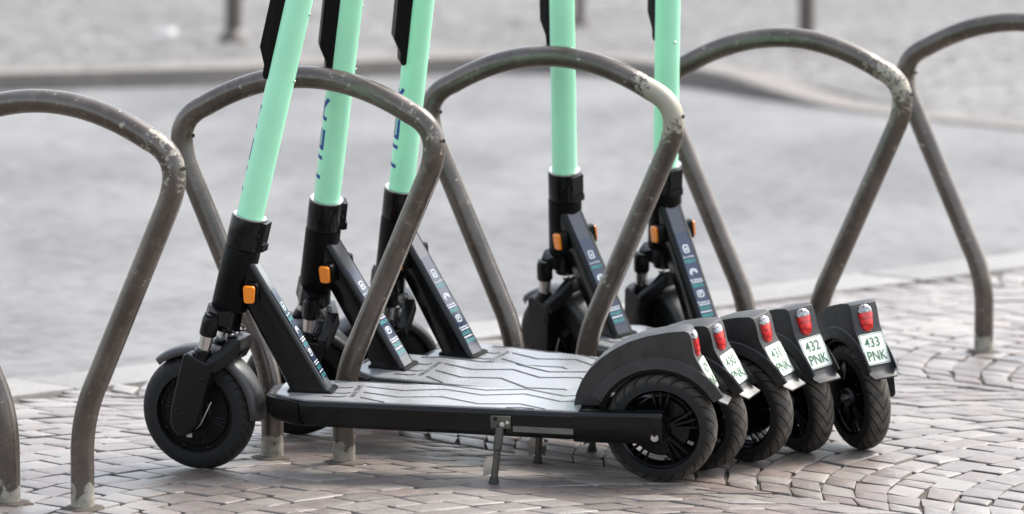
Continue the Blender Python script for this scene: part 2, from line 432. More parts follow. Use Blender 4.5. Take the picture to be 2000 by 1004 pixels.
# ------------------------------------------------------------------ bicycle hoops
HA = -0.3875
HOOPS = [(-0.876, 9.501), (-0.405, 10.060), (0.080, 10.605), (0.592, 11.149), (1.157, 11.643)]
HL = ["brown steel bicycle hoop cut off by the left edge of the picture",
      "brown steel bicycle hoop round the first green stem, both feet standing in view",
      "brown steel bicycle hoop in the middle, round the fourth green stem",
      "brown steel bicycle hoop behind the rear ends of the scooters, its foot hidden by them",
      "farthest brown steel bicycle hoop, cut off by the right edge of the picture"]
def hoop_mesh():
    half = [(0.078, -0.10), (0.078, 0.0), (0.078, 0.09)]
    def arc(p0, p1, p2, n):                       # rounded corner through a quadratic curve
        return [tuple(p0[i] * (1 - t) ** 2 + 2 * p1[i] * t * (1 - t) + p2[i] * t * t for i in (0, 1)) for t in (k / n for k in range(n + 1))]
    half += arc((0.078, 0.105), (0.079, 0.18), (0.112, 0.245), 10)
    half += arc((0.259, 0.575), (0.300, 0.668), (0.222, 0.700), 14)
    top = [(0.222 * cos(t) if False else 0.222 * (1 - t), 0.700 + 0.0635 * (1 - (1 - t) ** 2)) for t in (k / 12 for k in range(1, 12))]
    half += top
    pts = [(x, 0, z) for x, z in half] + [(0, 0, 0.7635)] + [(-x, 0, z) for x, z in reversed(half)]
    return MB().tube(pts, 0.0222, 28).mesh("bicycle_hoop", "rack_paint", 60)
HM = hoop_mesh()
hole = MB().cyl((0, 0, 0), (0.0012, 0, 0), 0.0042, 14).mesh("bolt_hole", "hole_dark", 30)
_r = random.Random(3); _p = [(cos(2 * pi * k / 18), sin(2 * pi * k / 18), _r.uniform(.036, .050)) for k in range(18)]
MORTAR = MB().loft([[(a * q * f_, b_ * q * f_, z) for a, b_, q in _p] for f_, z in ((1.0, -.01), (.95, .0015), (.75, .0045), (.45, .006))]).mesh("mortar_collar", "joint_sand", 60)
for (x, y), lb in zip(HOOPS, HL):
    o = link("bicycle_hoop", HM); o.location = (x, y, 0); o.rotation_euler = (0, 0, HA)
    tag(o, lb, "bike rack", "bicycle hoops along the kerb")
    link("bolt_hole", hole, o, Matrix.Translation((0.2965, -0.0085, 0.648)) @ Matrix.Rotation(-0.42, 4, 'Z') @ Matrix.Rotation(-0.05, 4, 'Y'))
    for sx in (-.078, .078): link("mortar_collar", MORTAR, o, Matrix.Translation((sx, 0, 0)) @ Matrix.Rotation(sx * 30 + x, 4, 'Z'))
    link("bolt_hole", hole, o, Matrix.Translation((-0.2447, -0.0085, 0.640)) @ Matrix.Rotation(-0.42, 4, 'Z'))

# ------------------------------------------------------------------ scooters
C0 = Vector((0.800, 0, 0.512)); LEAN = 0.2558
UP = Vector((-sin(LEAN), 0, cos(LEAN))); FW = Vector((cos(LEAN), 0, sin(LEAN))); YY = Vector((0, 1, 0))
def ax(t, f=0.0, y=0.0): return C0 + UP * t + FW * f + YY * y          # along the steering axis, forward of it, to the left
WF = Vector((0.917, 0, 0.117)); WR = Vector((0, 0, 0.110))
AXM = Matrix(((FW.x, 0, UP.x, C0.x), (0, 1, 0, 0), (FW.z, 0, UP.z, C0.z), (0, 0, 0, 1)))   # local (f, y, t) -> scooter

def b_stem():
    m = MB(); m.tube([ax(-.03), ax(.0), ax(.60)], 0.0265, 40); return m.mesh("stem", "mint_paint", 40)
def b_cover():
    prof = [(0.020, 0.278), (0.0292, 0.274), (0.0345, 0.282), (0.0355, 0.302), (0.052, 0.334), (0.0535, 0.60), (0.020, 0.60)]   # (f, t)
    m = MB().prism(prof, -0.0165, 0.0165); me = m.mesh("front_cover", "black_plastic", 35, bevel=0.004, seg=3); me.transform(AXM); return me
def b_collar():
    m = MB(); m.tube([(0, 0, -.062), (0, 0, -.058), (0, 0, -.004), (0, 0, -.001)], [.0340, .0352, .0352, .0340], 40)
    m.box((-.0285, 0, -.031), (.026, .030, .058)); m.box((-.0425, 0, -.052), (.006, .028, .014))
    me = m.mesh("clamp_collar", "black_gloss", 35); me.transform(AXM); return me
def b_ring():
    m = MB().lathe([(.0268, 0), (.0335, 0), (.0335, .0025), (.0268, .0025)], 40)
    me = m.mesh("collar_rim", "bare_steel", 30); me.transform(AXM @ Matrix.Translation((0, 0, -.0012)) @ Matrix.Rotation(pi / 2, 4, 'X')); return me
def b_cbolt():
    m = MB().tube([(0, 0, 0), (0, .003, 0), (0, .0042, 0)], [.0044, .0044, .003], 12); return m.mesh("clamp_bolt", "black_gloss", 30)
def b_headtube():
    m = MB(); m.tube([ax(-.190), ax(-.186), ax(-.068), ax(-.064)], [.0342, .0358, .0358, .0348], 40); return m.mesh("head_tube", "black_paint", 35)
DT_T, DT_B = Vector((0.799, 0, 0.435)), Vector((0.648, 0, 0.165))
DU = (DT_T - DT_B).normalized(); DN = Vector((DU.z, 0, -DU.x)) * -1      # normal of the top face (towards the rider)
if DN.x > 0: DN = -DN
def b_downtube():
    # cross sections: top edge line, bottom edge line, chamfered corners
    def ring(tp, bt, w_):
        tp, bt = Vector(tp), Vector(bt); d = (bt - tp).normalized(); c = 0.0115
        P = [tp + YY * (w_ - c), tp + d * c * .13 + YY * (w_ - c * .5), tp + d * c * .5 + YY * (w_ - c * .13), tp + d * c + YY * w_, bt - d * .009 + YY * w_, bt + YY * (w_ - .009), bt - YY * (w_ - .009), bt - d * .009 - YY * w_, tp + d * c - YY * w_, tp + d * c * .5 - YY * (w_ - c * .13), tp + d * c * .13 - YY * (w_ - c * .5), tp - YY * (w_ - c)]
        return P
    m = MB(); m.loft([ring((.645, 0, .158), (.728, 0, .158), .026), ring((.648, 0, .165), (.7265, 0, .167), .026), ring((.799, 0, .435), (.832, 0, .380), .0265), ring((.804, 0, .444), (.837, 0, .389), .0265)])
    return m.mesh("down_tube", "black_gloss", 50)
def b_face():
    m = MB(); P = rrect(.0295, DL * .985, .001); m.add([(x, 0, z) for x, z in P], [tuple(range(len(P)))]); me = m.mesh("gloss_overlay", "tube_face", 0)  # overlay added on the tube's top face to mirror more sky than its sides
    me.transform(Matrix.Translation(DT_B.lerp(DT_T, .497) + DN * .0004) @ ST); return me
def b_weld():
    m = MB(); pts = []
    for i in range(15):
        a = -1.15 + 2.3 * i / 14; pts.append(Vector((.8085 - .008 * (1 - cos(a)) , .0285 * sin(a) / .913, .4475 - .009 * (1 - cos(a)))))
    m.tube(pts, [.0034 + .0007 * (i % 2) for i in range(15)], 10); return m.mesh("weld_bead", "black_gloss", 60)
def b_flange():
    p = [(.641, -.023), (.645, -.0285), (.729, -.0285), (.733, -.023), (.733, .023), (.729, .0285), (.645, .0285), (.641, .023)]
    m = MB(); m.loft([[(x, y, deck_z(x) - .004) for x, y in p], [(x, y, deck_z(x) + .0045) for x, y in p], [(x + (.688 - x) * .09, y * .88, deck_z(x) + .0075) for x, y in p]])
    return m.mesh("base_flange", "black_paint", 30)
def deck_z(x): return 0.1528 + 0.0166 * x                        # deck rises towards the front
def deck_b(x): return 0.0945 + 0.024 * x
def deck_hw(x): return 0.079 if x < .70 else 0.079 - (x - .70) * .50
def b_frame():
    xs = [.155, .20, .30, .42, .55, .66, .70, .735, .757, .766]; m = MB(); rings = []
    for x in xs:
        hw = deck_hw(x) if x < .757 else (.046 if x < .76 else .034); zt = deck_z(x) - .002; zb = deck_b(x) + (.016 if x > .76 else .004 if x > .75 else 0)
        rings.append([(x, hw - .008, zt), (x, hw - .0042, zt - .0012), (x, hw - .0012, zt - .0042), (x, hw, zt - .009), (x, hw - .001, zt - .013), (x, hw - .002, zb + .010), (x, hw - .012, zb), (x, -hw + .012, zb), (x, -hw + .002, zb + .010), (x, -hw + .001, zt - .013), (x, -hw, zt - .009), (x, -hw + .0012, zt - .0042), (x, -hw + .0042, zt - .0012), (x, -hw + .008, zt)])
    m.loft(rings); return m.mesh("deck_frame", "black_gloss", 40)
def b_nose():
    p = [(.700, .0815), (.7345, .064), (.762, .049), (.7735, .036), (.7735, -.036), (.762, -.049), (.7345, -.064), (.700, -.0815)]
    m = MB(); m.loft([[(x - .010, y * .93, deck_b(x) + .003) for x, y in p], [(x - .002, y * .985, deck_b(x) + .014) for x, y in p], [(x, y, deck_z(x) - .012) for x, y in p], [(x - .001, y * .985, deck_z(x) - .003) for x, y in p]])
    return m.mesh("nose_cap", "black_plastic", 30, bevel=0)
def b_arm(s):
    def f():
        m = MB(); y0, y1 = s * .0445, s * .079; rings = []
        for x, zt, zb in ((.158, .1545, .0965), (.10, .1555, .0955), (.03, .1565, .0955), (-.010, .157, .0955), (-.014, .1545, .098)):
            r_ = [(x, y1 - s * .006, zt), (x, y1 - s * .0018, zt - .0018), (x, y1, zt - .006), (x, y1, zb + .004), (x, y1 - s * .004, zb), (x, y0 + s * .004, zb), (x, y0, zb + .004), (x, y0, zt - .004), (x, y0 + s * .004, zt)]
            rings.append(r_)
        m.loft(rings); return m.mesh("rear_arm", "black_gloss", 50)
    return f
def b_mat():
    m = MB(); out = [(.150, .0715), (.69, .0715), (.728, .056), (.752, .041), (.752, -.041), (.728, -.056), (.69, -.0715), (.150, -.0715)]
    m.loft([[(x, y, deck_z(x) - .003) for x, y in out], [(x, y, deck_z(x) + .0008) for x, y in out], [(.45 + (x - .45) * .995, y * .975, deck_z(x) + .002) for x, y in out]])
    return m.mesh("foot_mat", "foot_mat", 30)
def strip(m, pts, w_):
    L, R = [], []
    pts = [Vector((p[0], p[1])) for p in pts]
    for i, p in enumerate(pts):
        t = (pts[min(i + 1, len(pts) - 1)] - pts[max(i - 1, 0)]).normalized(); nn = Vector((-t.y, t.x)) * w_ / 2
        L.append((p.x + nn.x, p.y + nn.y, deck_z(p.x) + .0028)); R.append((p.x - nn.x, p.y - nn.y, deck_z(p.x) + .0028))
    k = len(pts); m.add(L + R, [(i, i + 1, i + 1 + k, i + k) for i in range(k - 1)])
GROOVES = [[(.588, -.036), (.512, -.018), (.431, -.040), (.352, -.010), (.272, -.031), (.194, .012), (.164, .004)],
           [(.584, .006), (.511, .030), (.428, .014), (.348, .053), (.269, .041), (.214, .070)],
           [(.583, .044), (.530, .070)], [(.656, -.058), (.611, -.070), (.516, -.066), (.491, -.071)],
           [(.440, -.071), (.352, -.046), (.272, -.066), (.194, -.028), (.164, -.036)], [(.290, .071), (.262, .066), (.235, .071)],
           [(.658, .046), (.622, .046), (.612, .038)], [(.640, .020), (.618, .020), (.609, .011)], [(.642, -.020), (.622, -.020), (.612, -.028)]]
def b_groove(i):
    def f():
        m = MB(); strip(m, GROOVES[i], .0040); return m.mesh("grip_line", "groove_black", 0)
    return f
def b_deckmark():
    m = MB(); r = random.Random(4); y = -.040
    while y < .040:                                   # illegible dark moulded lettering across the deck
        wd = r.uniform(.005, .008)
        strip(m, [(.606, y), (.594, y + .001)], .0018)
        if r.random() < .7: strip(m, [(.606 if r.random() < .5 else .595, y), (.602, y + wd * .8)], .0016)
        if r.random() < .6: strip(m, [(.604, y + wd * .7), (.595, y + wd * .7)], .0016)
        y += wd + .0035
    return m.mesh("deck_lettering", "groove_black", 0)
def b_sidestrip():
    m = MB(); z = lambda x, k: (deck_b(x) + .0135) * (1 - k) + (deck_b(x) + .0245) * k
    y = .0772; P = [(.158, y, z(.158, 0)), (.276, y, z(.276, 0)), (.276, y, z(.276, 1)), (.158, y, z(.158, 1))]
    m.loft([P, [(a, b + .003, c) for a, b, c in P]]); return m.mesh("side_strip", "grey_strip", 20)
# ---- wheels (meshes centred on the axle)
def tyre_prof(r, hw, ri):
    P = []
    for k in range(17):
        a = pi * k / 16; P.append((ri + (r - ri) * sin(a) ** 0.62 if 0 < k < 16 else ri, -hw * cos(a) ** 1 if True else 0))
    return P
def b_tyre(r, hw, ri, m_):
    def f(): return MB().lathe(tyre_prof(r, hw, ri), 96).mesh("tyre", m_, 50)
    return f
def b_rim():
    m = MB(); m.lathe([(.083, -.020), (.083, .020), (.079, .022), (.074, .018), (.071, .012), (.071, -.012), (.074, -.018), (.079, -.022)], 72)
    return m.mesh("rim", "black_gloss", 40)
def b_hub_r():
    m = MB(); m.lathe([(.0, -.030), (.020, -.030), (.022, -.026), (.022, .020), (.018, .026), (.0, .026)], 32, closed=False); return m.mesh("hub", "black_gloss", 40)
def b_spoke(k):
    def f():
        m = MB()
        for d in (-.155, 0, .155):
            a0 = 2 * pi * k / 5 + .35 + d * .75; a1 = 2 * pi * k / 5 + .35 + d * 1.5
            p0 = Vector((.018 * cos(a0), 0, .018 * sin(a0))); p1 = Vector((.074 * cos(a1), 0, .074 * sin(a1)))
            t = (p1 - p0).normalized(); s_ = Vector((-t.z, 0, t.x)) * .0021
            rings = []
            for q, y, hh in ((p0, .014, .007), (p0.lerp(p1, .5), .012, .006), (p1, .010, .006)):
                rings.append([q + s_ + YY * (y + hh * .6), q - s_ + YY * (y + hh * .6), q - s_ * 1.3 + YY * (y - hh), q + s_ * 1.3 + YY * (y - hh)])
            m.loft(rings)
        a_ = 2 * pi * k / 5 + .35; m.box((.024 * cos(a_), .010, .024 * sin(a_)), (.012, .008, .012), Matrix.Rotation(-a_, 3, 'Y'))
        return m.mesh("spoke", "black_gloss", 20)
    return f
def b_drum():
    m = MB(); m.lathe([(.0, -.024), (.056, -.024), (.059, -.020), (.059, -.004), (.056, .0), (.0, .0)], 48, closed=False); return m.mesh("brake_drum", "black_gloss", 35)
def b_axle_r():
    m = MB(); m.cyl((0, -.082, 0), (0, .082, 0), .0075, 16); m.cyl((0, -.050, 0), (0, -.030, 0), .013, 20); return m.mesh("axle", "bare_steel", 30)
def b_axnut():
    m = MB(); m.tube([(0, 0, 0), (0, .007, 0)], .010, 6); m.tube([(0, .007, 0), (0, .012, 0)], .006, 12); return m.mesh("axle_nut", "black_gloss", 30)
def b_motor():
    m = MB(); P = [(.0, .030), (.014, .030), (.016, .026), (.030, .0245), (.034, .021), (.066, .0185), (.069, .015), (.080, .0145), (.084, .011), (.084, -.011), (.080, -.0145), (.069, -.015), (.066, -.0185), (.034, -.021), (.030, -.0245), (.016, -.026), (.014, -.030), (.0, -.030)]
    m.lathe(P, 72, closed=False); return m.mesh("motor_hub", "black_plastic", 25)
def b_rib(k, d):
    def f():
        a = 2 * pi * k / 6 + .3; a0, a1 = a + d * 1.2, a + d
        return MB().tube([Vector((.036 * cos(a0), .0207, .036 * sin(a0))), Vector((.064 * cos(a1), .0188, .064 * sin(a1)))], .0011, 6).mesh("hub_rib", "black_gloss", 40)
    return f
def b_screw():
    m = MB().tube([(0, 0, 0), (0, .0022, 0), (0, .0030, 0)], [.0038, .0038, .0026], 10); return m.mesh("screw", "black_gloss", 30)
# ---- rear mudguard
def arcp(c, r, a0, a1, n): return [(c[0] + r * cos(radians(a0 + (a1 - a0) * k / n)), c[1] + r * sin(radians(a0 + (a1 - a0) * k / n))) for k in range(n + 1)]
def b_fender():
    outer = [(.165, .1565), (.160, .180), (.150, .204), (.134, .228), (.112, .250), (.086, .269), (.056, .285), (.021, .297), (-.020, .3055), (-.052, .309), (-.061, .306), (-.0655, .296), (-.071, .262), (-.0785, .2464), (-.108, .188), (-.113, .178), (-.107, .171)]
    inner = arcp((0, .110), .1245, 152, 12.5, 22)
    inner = [p for p in inner if p[1] > .1565] + [(.116, .1565)]
    m = MB(); hw = lambda x, z: .0295
    m.prism(outer + inner, -.0290, .0290); return m.mesh("mudguard", "fender_plastic", 38, bevel=0.0055, seg=3)
def b_arch():
    o_ = arcp((0, .110), .1465, 151, 11, 26); i_ = arcp((0, .110), .1235, 11, 151, 26); m = MB()
    o_ = [p for p in o_ if p[1] >= .157]; i_ = [p for p in i_ if p[1] >= .157]
    n_ = min(len(o_), len(i_)); 
    for s in (-1, 1):
        rings = []
        for p, q in zip(o_[:n_], list(reversed(i_))[:n_]):
            rings.append([(p[0], s * .0285, p[1]), (p[0] * .985, s * .0315, .11 + (p[1] - .11) * .985), (q[0], s * .0345, q[1]), (q[0], s * .0285, q[1])])
        m.loft(rings)
    return m.mesh("wheel_arch", "fender_plastic", 40)
def b_liner():
    o_ = arcp((0, .110), .1255, 148, 4, 26); i_ = arcp((0, .110), .1150, 4, 148, 26); m = MB().prism(o_ + i_, -.027, .027)
    m.box((.139, 0, .128), (.030, .086, .052)); return m.mesh("mudguard_liner", "black_plastic", 40)
def b_lip():
    m = MB(); P = [(-.1045, .194), (-.113, .1785), (-.120, .1715), (-.1345, .1655), (-.1345, .1620), (-.118, .1670), (-.109, .175), (-.100, .190)]
    n_ = len(P); vs = [(x, -.0285 + (0.003 if x < -.125 else 0), z) for x, z in P] + [(x, .0285 - (0.003 if x < -.125 else 0), z) for x, z in P]
    m.add(vs, [tuple(range(n_)), tuple(range(2 * n_ - 1, n_ - 1, -1))] + [(i, i + n_, (i + 1) % n_ + n_, (i + 1) % n_) for i in range(n_)])
    return m.mesh("splash_lip", "fender_plastic", 35, bevel=.0012, seg=2)
PT = 0.472                                                   # tilt of the plate
PC = Vector((-.0935, 0, .2174)); PN = Vector((-cos(PT), 0, sin(PT))); PU = Vector((sin(PT), 0, cos(PT)))
PM = Matrix(((0, -PN.x, PU.x, PC.x), (-1, 0, 0, 0), (0, -PN.z, PU.z, PC.z), (0, 0, 0, 1)))    # plate x -> -y, plate -y -> outwards
def rrect(w_, h_, r, n=5):
    P = []
    for cx, cz, a0 in ((w_ / 2 - r, h_ / 2 - r, 0), (-w_ / 2 + r, h_ / 2 - r, 90), (-w_ / 2 + r, -h_ / 2 + r, 180), (w_ / 2 - r, -h_ / 2 + r, 270)):
        P += [(cx + r * cos(radians(a0 + 90 * k / n)), cz + r * sin(radians(a0 + 90 * k / n))) for k in range(n + 1)]
    return P
def b_plate():
    m = MB().prism(rrect(.0535, .0660, .0045), -.0022, .0035); me = m.mesh("licence_plate", "plate_white", 30); me.transform(PM); return me
def b_pborder():
    m = MB(); a, b = rrect(.0505, .0630, .0035), rrect(.0488, .0613, .003); n_ = len(a)
    m.add([(x, -.0026, z) for x, z in a] + [(x, -.0026, z) for x, z in b], [(i, (i + 1) % n_, (i + 1) % n_ + n_, i + n_) for i in range(n_)])
    me = m.mesh("plate_border", "plate_green", 0); me.transform(PM); return me
def b_ptext(num):
    def f():
        a = text_mesh(num, "plate_green", .0200, .80, .006); b = text_mesh("PNK", "plate_green", .0205, .74, .006)
        bm = bmesh.new(); a.transform(PM @ Matrix.Translation((-.001, -.0029, .0140))); b.transform(PM @ Matrix.Translation((0, -.0029, -.0145)))
        bm.from_mesh(a); bm.from_mesh(b); me = bpy.data.meshes.new("plate_lettering"); bm.to_mesh(me); bm.free(); me.materials.append(MATS["plate_green"]); return me
    return f
# tail light sits on the steep rear face of the mudguard
TT = 0.155; TC = Vector((-.0685, 0, .2775)); TN = Vector((-cos(TT), 0, sin(TT))); TU = Vector((sin(TT), 0, cos(TT)))
TM = Matrix(((0, -TN.x, TU.x, TC.x), (-1, 0, 0, 0), (0, -TN.z, TU.z, TC.z), (0, 0, 0, 1)))
def lens(zs, m_, nm):
    def f():
        m = MB(); rings = []
        for z in zs:
            hw = .0118 + .0042 * max(0, min(1, (z + .026) / .035))
            if z > .014: hw *= sqrt(max(.02, 1 - ((z - .014) / .0135) ** 2))
            if z < -.020: hw *= sqrt(max(.05, 1 - ((-.020 - z) / .0085) ** 2))
            d = .0085 * min(1, sqrt(max(.02, 1 - (abs(z) / .0285) ** 4)))
            rings.append([(hw * cos(a), -d * sin(a) ** .7 if 0 < a < pi else 0.002, z) for a in (pi * k / 10 for k in range(11))] + [(-hw, .004, z), (hw, .004, z)])
        m.loft(rings); me = m.mesh(nm, m_, 40); me.transform(TM); return me
    return f
# ---- front end, steered: built in scooter space and turned about the steering axis
LG = lambda t, y: ax(t, .014, y)
def b_crown():
    m = MB(); rings = []
    for y, t0, t1, w_ in ((-.052, -.207, -.194, .008), (-.044, -.214, -.190, .015), (-.03, -.226, -.186, .028), (0, -.232, -.184, .032), (.03, -.226, -.186, .028), (.044, -.214, -.190, .015), (.052, -.207, -.194, .008)):
        c_ = .014 * min(1, abs(y) / .05); rings.append([ax(t0, w_ + c_, y), ax(t1, w_ * .9 + c_, y), ax(t1, -w_ * .9 + c_, y), ax(t0, -w_ + c_, y)])
    m.loft(rings); m.cyl(ax(-.236), ax(-.186), .024, 24); return m.mesh("fork_crown", "black_gloss", 30)
FY = .050; FF = .014
def b_sock(s):
    def f():
        m = MB(); m.tube([LG(-.242, s * FY), LG(-.239, s * FY), LG(-.208, s * FY), LG(-.204, s * FY), LG(-.2035, s * FY), LG(-.1985, s * FY), LG(-.1975, s * FY)], [.0158, .0172, .0172, .0160, .0148, .0148, .012], 28); return m.mesh("fork_socket", "black_gloss", 30)
    return f
def b_slider(s):
    def f():
        m = MB(); m.cyl(LG(-.296, s * FY), LG(-.236, s * FY), .0132, 28); return m.mesh("fork_slider", "chrome", 40)
    return f
def b_seal(s):
    def f():
        m = MB(); m.tube([LG(-.297, s * FY), LG(-.281, s * FY), LG(-.2805, s * FY), LG(-.275, s * FY), LG(-.2745, s * FY), LG(-.270, s * FY)], [.0205, .0205, .0185, .0185, .0165, .0155], 28); return m.mesh("dust_seal", "black_gloss", 25)
    return f
def b_guard(s):
    def f():
        # (f, t) outline of the lower leg shroud; t runs along the steering axis
        P = [(.047, -.290), (.040, -.284), (-.004, -.291), (-.014, -.284), (-.017, -.300), (-.014, -.345), (-.012, -.385), (-.012, -.420), (.000, -.442), (.014, -.450), (.030, -.446), (.043, -.428), (.047, -.405), (.048, -.345)]
        m = MB().prism(P, s * .034 if s > 0 else -.072, s * .072 if s > 0 else -.034); me = m.mesh("leg_shroud", "black_satin", 30, bevel=.005, seg=3); me.transform(AXM); return me
    return f
def b_bridge():
    m = MB(); rings = []
    for y, t0, t1, f0, f1 in ((-.070, -.306, -.284, -.024, .004), (-.050, -.290, -.262, -.040, -.010), (-.030, -.262, -.238, -.052, -.018), (.030, -.262, -.238, -.052, -.018), (.050, -.290, -.262, -.040, -.010), (.070, -.306, -.284, -.024, .004)):
        rings.append([ax(t0, f0, y), ax(t1, f0 + .006, y), ax(t1, f1 - .006, y), ax(t0, f1, y)])
    m.loft(rings); return m.mesh("fork_bridge", "black_satin", 25, bevel=.0025, seg=2)
def b_ffender():
    m = MB(); rings = []
    n_ = 34
    for k in range(n_ + 1):
        a = radians(50 + (184 - 50) * k / n_)              # from the front, over the top, to behind the axle
        taper = min(1, .55 + k / 6, .80 + (n_ - k) / 12)
        prof = [(.0290, .117), (.0305, .120), (.0300, .1275), (.0265, .1315), (.014, .1340), (0, .1347), (-.014, .1340), (-.0265, .1315), (-.0300, .1275), (-.0305, .120), (-.0290, .117), (-.0275, .121), (-.024, .1285), (0, .1318), (.024, .1285), (.0275, .121)]
        rings.append([Vector((WF.x + .0 + r * cos(a), y * taper, WF.z + r * sin(a))) for y, r in prof])
    m.loft(rings); return m.mesh("front_mudguard", "mudguard_skylit", 45)
def b_spring(s):
    def f():
        m = MB(); pts = []
        for k in range(73):
            a = 2 * pi * k / 12; t = -.296 + .070 * k / 72; pts.append(ax(t, -.026 + .0065 * cos(a), s * .026 + .0065 * sin(a)))
        m.tube(pts, .0019, 6); return m.mesh("coil_spring", "dark_steel", 60)
    return f
def b_wire():
    m = MB(); P = [ax(-.372, -.022, .046), ax(-.395, -.018, .050), ax(-.42, -.012, .048), ax(-.435, -.003, .044), ax(-.444, .006, .042), ax(-.450, .010, .042)]
    m.tube(P, .0013, 8); m.box(ax(-.452, .008, .042), (.010, .004, .008)); return m.mesh("brake_cable", "cable_white", 40)
def b_bar():
    m = MB(); m.tube([ax(.595, 0, 0), ax(.645, .002, 0)], .030, 24); m.tube([ax(.62, 0, -.26), ax(.625, .012, -.10), ax(.625, .012, .10), ax(.62, 0, .26)], .0145, 16); return m.mesh("handlebar", "black_paint", 40)
def b_grip(s):
    def f():
        m = MB(); m.tube([ax(.6205, .002, s * .14), ax(.62, 0, s * .27)], .0175, 16); return m.mesh("grip", "rubber", 40)
    return f
def b_word():
    # the word on the front of the stem, read upwards, each stroke wrapped on the tube
    m = MB(); R = .02685
    def stroke(a, b, w_):                                   # a,b = (across, along) in metres
        a, b = Vector(a), Vector(b); t = (b - a).normalized(); nn = Vector((-t.y, t.x)) * w_ / 2; k = 8; L, Q = [], []
        for i in range(k + 1):
            p = a.lerp(b, i / k)
            for lst, q in ((L, p + nn), (Q, p - nn)):
                th = q.x / R; lst.append(ax(q.y, R * cos(th), R * sin(th)))
        m.add(L + Q, [(i, i + 1, i + 2 + k, i + 1 + k) for i in range(k)])
    H = .017; w_ = .0080        # half cap height across the tube, stroke width
    # the word reads up the stem; the feet of the letters point to the scooter's left (+y)
    stroke((-H, .031), (-H, .075), w_); stroke((-H, .053), (H, .053), w_)                                    # T
    stroke((-H, .095), (H, .095), w_)                                                                       # I
    stroke((-H, .116), (H, .116), w_)
    for a in (H - w_ / 2, 0, -H + w_ / 2): stroke((a, .116 - w_ / 2), (a, .156), w_)                          # E
    y0 = .180; stroke((-H, y0), (H, y0), w_)
    bow = [(-H + w_ / 2, y0), (-H + w_ / 2, y0 + .026), (-H + .006, y0 + .036), (-H + .011, y0 + .038), (-H + .016, y0 + .034), (-H + .0185, y0 + .024), (-H + .0185, y0)]
    for a, b in zip(bow[:-1], bow[1:]): stroke(a, b, w_ * .95)
    stroke((-H + .0185, y0 + .020), (H, y0 + .044), w_)                                                     # R
    return m.mesh("stem_lettering", "ink_blue", 0)
# ---- sticker on the down tube
ST = Matrix(((0, -DN.x, DU.x, 0), (-1, 0, 0, 0), (0, -DN.z, DU.z, 0), (0, 0, 0, 1)))
def stk(t): p = DT_B.lerp(DT_T, t) + DN * .0009; return Matrix.Translation(p) @ ST
DL = (DT_T - DT_B).length
def b_sticker():
    m = MB(); P = rrect(.0290, DL * .66, .001); m.add([(x, -.0002, z) for x, z in P], [tuple(range(len(P)))]); me = m.mesh("sticker", "sticker", 0); me.transform(stk(.415)); return me
def b_icon(kind):
    def f():
        m = MB()
        def line(pts, w_=.0016, closed=False):
            pts = [Vector(p) for p in pts]; n_ = len(pts); L, Q = [], []
            for i, p in enumerate(pts):
                t = (pts[(i + 1) % n_] - pts[i - 1]) if closed else (pts[min(i + 1, n_ - 1)] - pts[max(0, i - 1)])
                t.normalize(); nn = Vector((-t.y, t.x)) * w_ / 2; L.append((p.x + nn.x, -.0006, p.y + nn.y)); Q.append((p.x - nn.x, -.0006, p.y - nn.y))
            k = n_ if closed else n_ - 1; m.add(L + Q, [(i, (i + 1) % n_, (i + 1) % n_ + n_, i + n_) for i in range(k)])
        if kind == 0:
            line(rrect(.0105, .0165, .0025), .0018, True); line([(0, .003), (0, -.003)], .0016); line([(-.0025, -.001), (0, -.004), (.0025, -.001)], .0012)
        elif kind == 1:
            line([(.0075 * cos(radians(a)), .0075 * sin(radians(a)) - .001) for a in range(-20, 201, 20)], .0022); line([(.0045 * cos(radians(a)), .0045 * sin(radians(a)) - .002) for a in range(0, 181, 20)], .0014); line([(-.0075, -.004), (-.004, -.006)], .0016)
        else:
            line(rrect(.0135, .0135, .003), .0016, True); line([(-.0022, -.0042), (-.0022, .0042), (.0012, .0042), (.0030, .0030), (.0030, .0012), (.0012, 0), (-.0020, 0)], .0014)
        me = m.mesh("icon", "sticker_white", 0); me.transform(stk((.62, .445, .28)[kind])); return me
    return f
def b_lines(i):
    t = (.555, .385, .215, .145)[i]
    def f():
        r = random.Random(20 + i); m = MB(); x = -.0135
        while x < .0125:                                    # small print, too fine to read in the photograph
            wd = r.uniform(.0010, .0016); h_ = .0030 if r.random() < .3 else .0022
            m.add([(x, -.0006, -.0011), (x + wd, -.0006, -.0011), (x + wd, -.0006, h_ - .0011), (x, -.0006, h_ - .0011)], [(0, 1, 2, 3)])
            x += wd + (r.uniform(.0004, .0006) if r.random() > .16 else .0018)
        if i in (1, 2):
            x = -.012
            while x < .013:
                wd = r.uniform(.0010, .0016); m.add([(x, -.0006, -.0062), (x + wd, -.0006, -.0062), (x + wd, -.0006, -.0038), (x, -.0006, -.0038)], [(0, 1, 2, 3)]); x += wd + .0006
        me = m.mesh("small_print", "sticker_white", 0); me.transform(stk(t)); return me
    def f0():
        me = text_mesh("Scanne die TIER App", "sticker_white", .0034, .62, .01); me.transform(Matrix.Translation((0, -.0006, .001))); me.transform(stk(t)); return me
    return f0 if i == 0 else f
def b_teal(i):
    t = (.530, .345, .175, .120)[i]
    def f():
        r = random.Random(40 + i); m = MB()
        for row in (0, 1):
            x = -.013
            while x < .0125:
                wd = r.uniform(.0010, .0018); z = -row * .0038
                m.add([(x, -.0006, z), (x + wd, -.0006, z), (x + wd, -.0006, z + .0020), (x, -.0006, z + .0020)], [(0, 1, 2, 3)]); x += wd + (.0004 if r.random() > .2 else .0016)
        me = m.mesh("small_print", "sticker_teal", 0); me.transform(stk(t)); return me
    return f
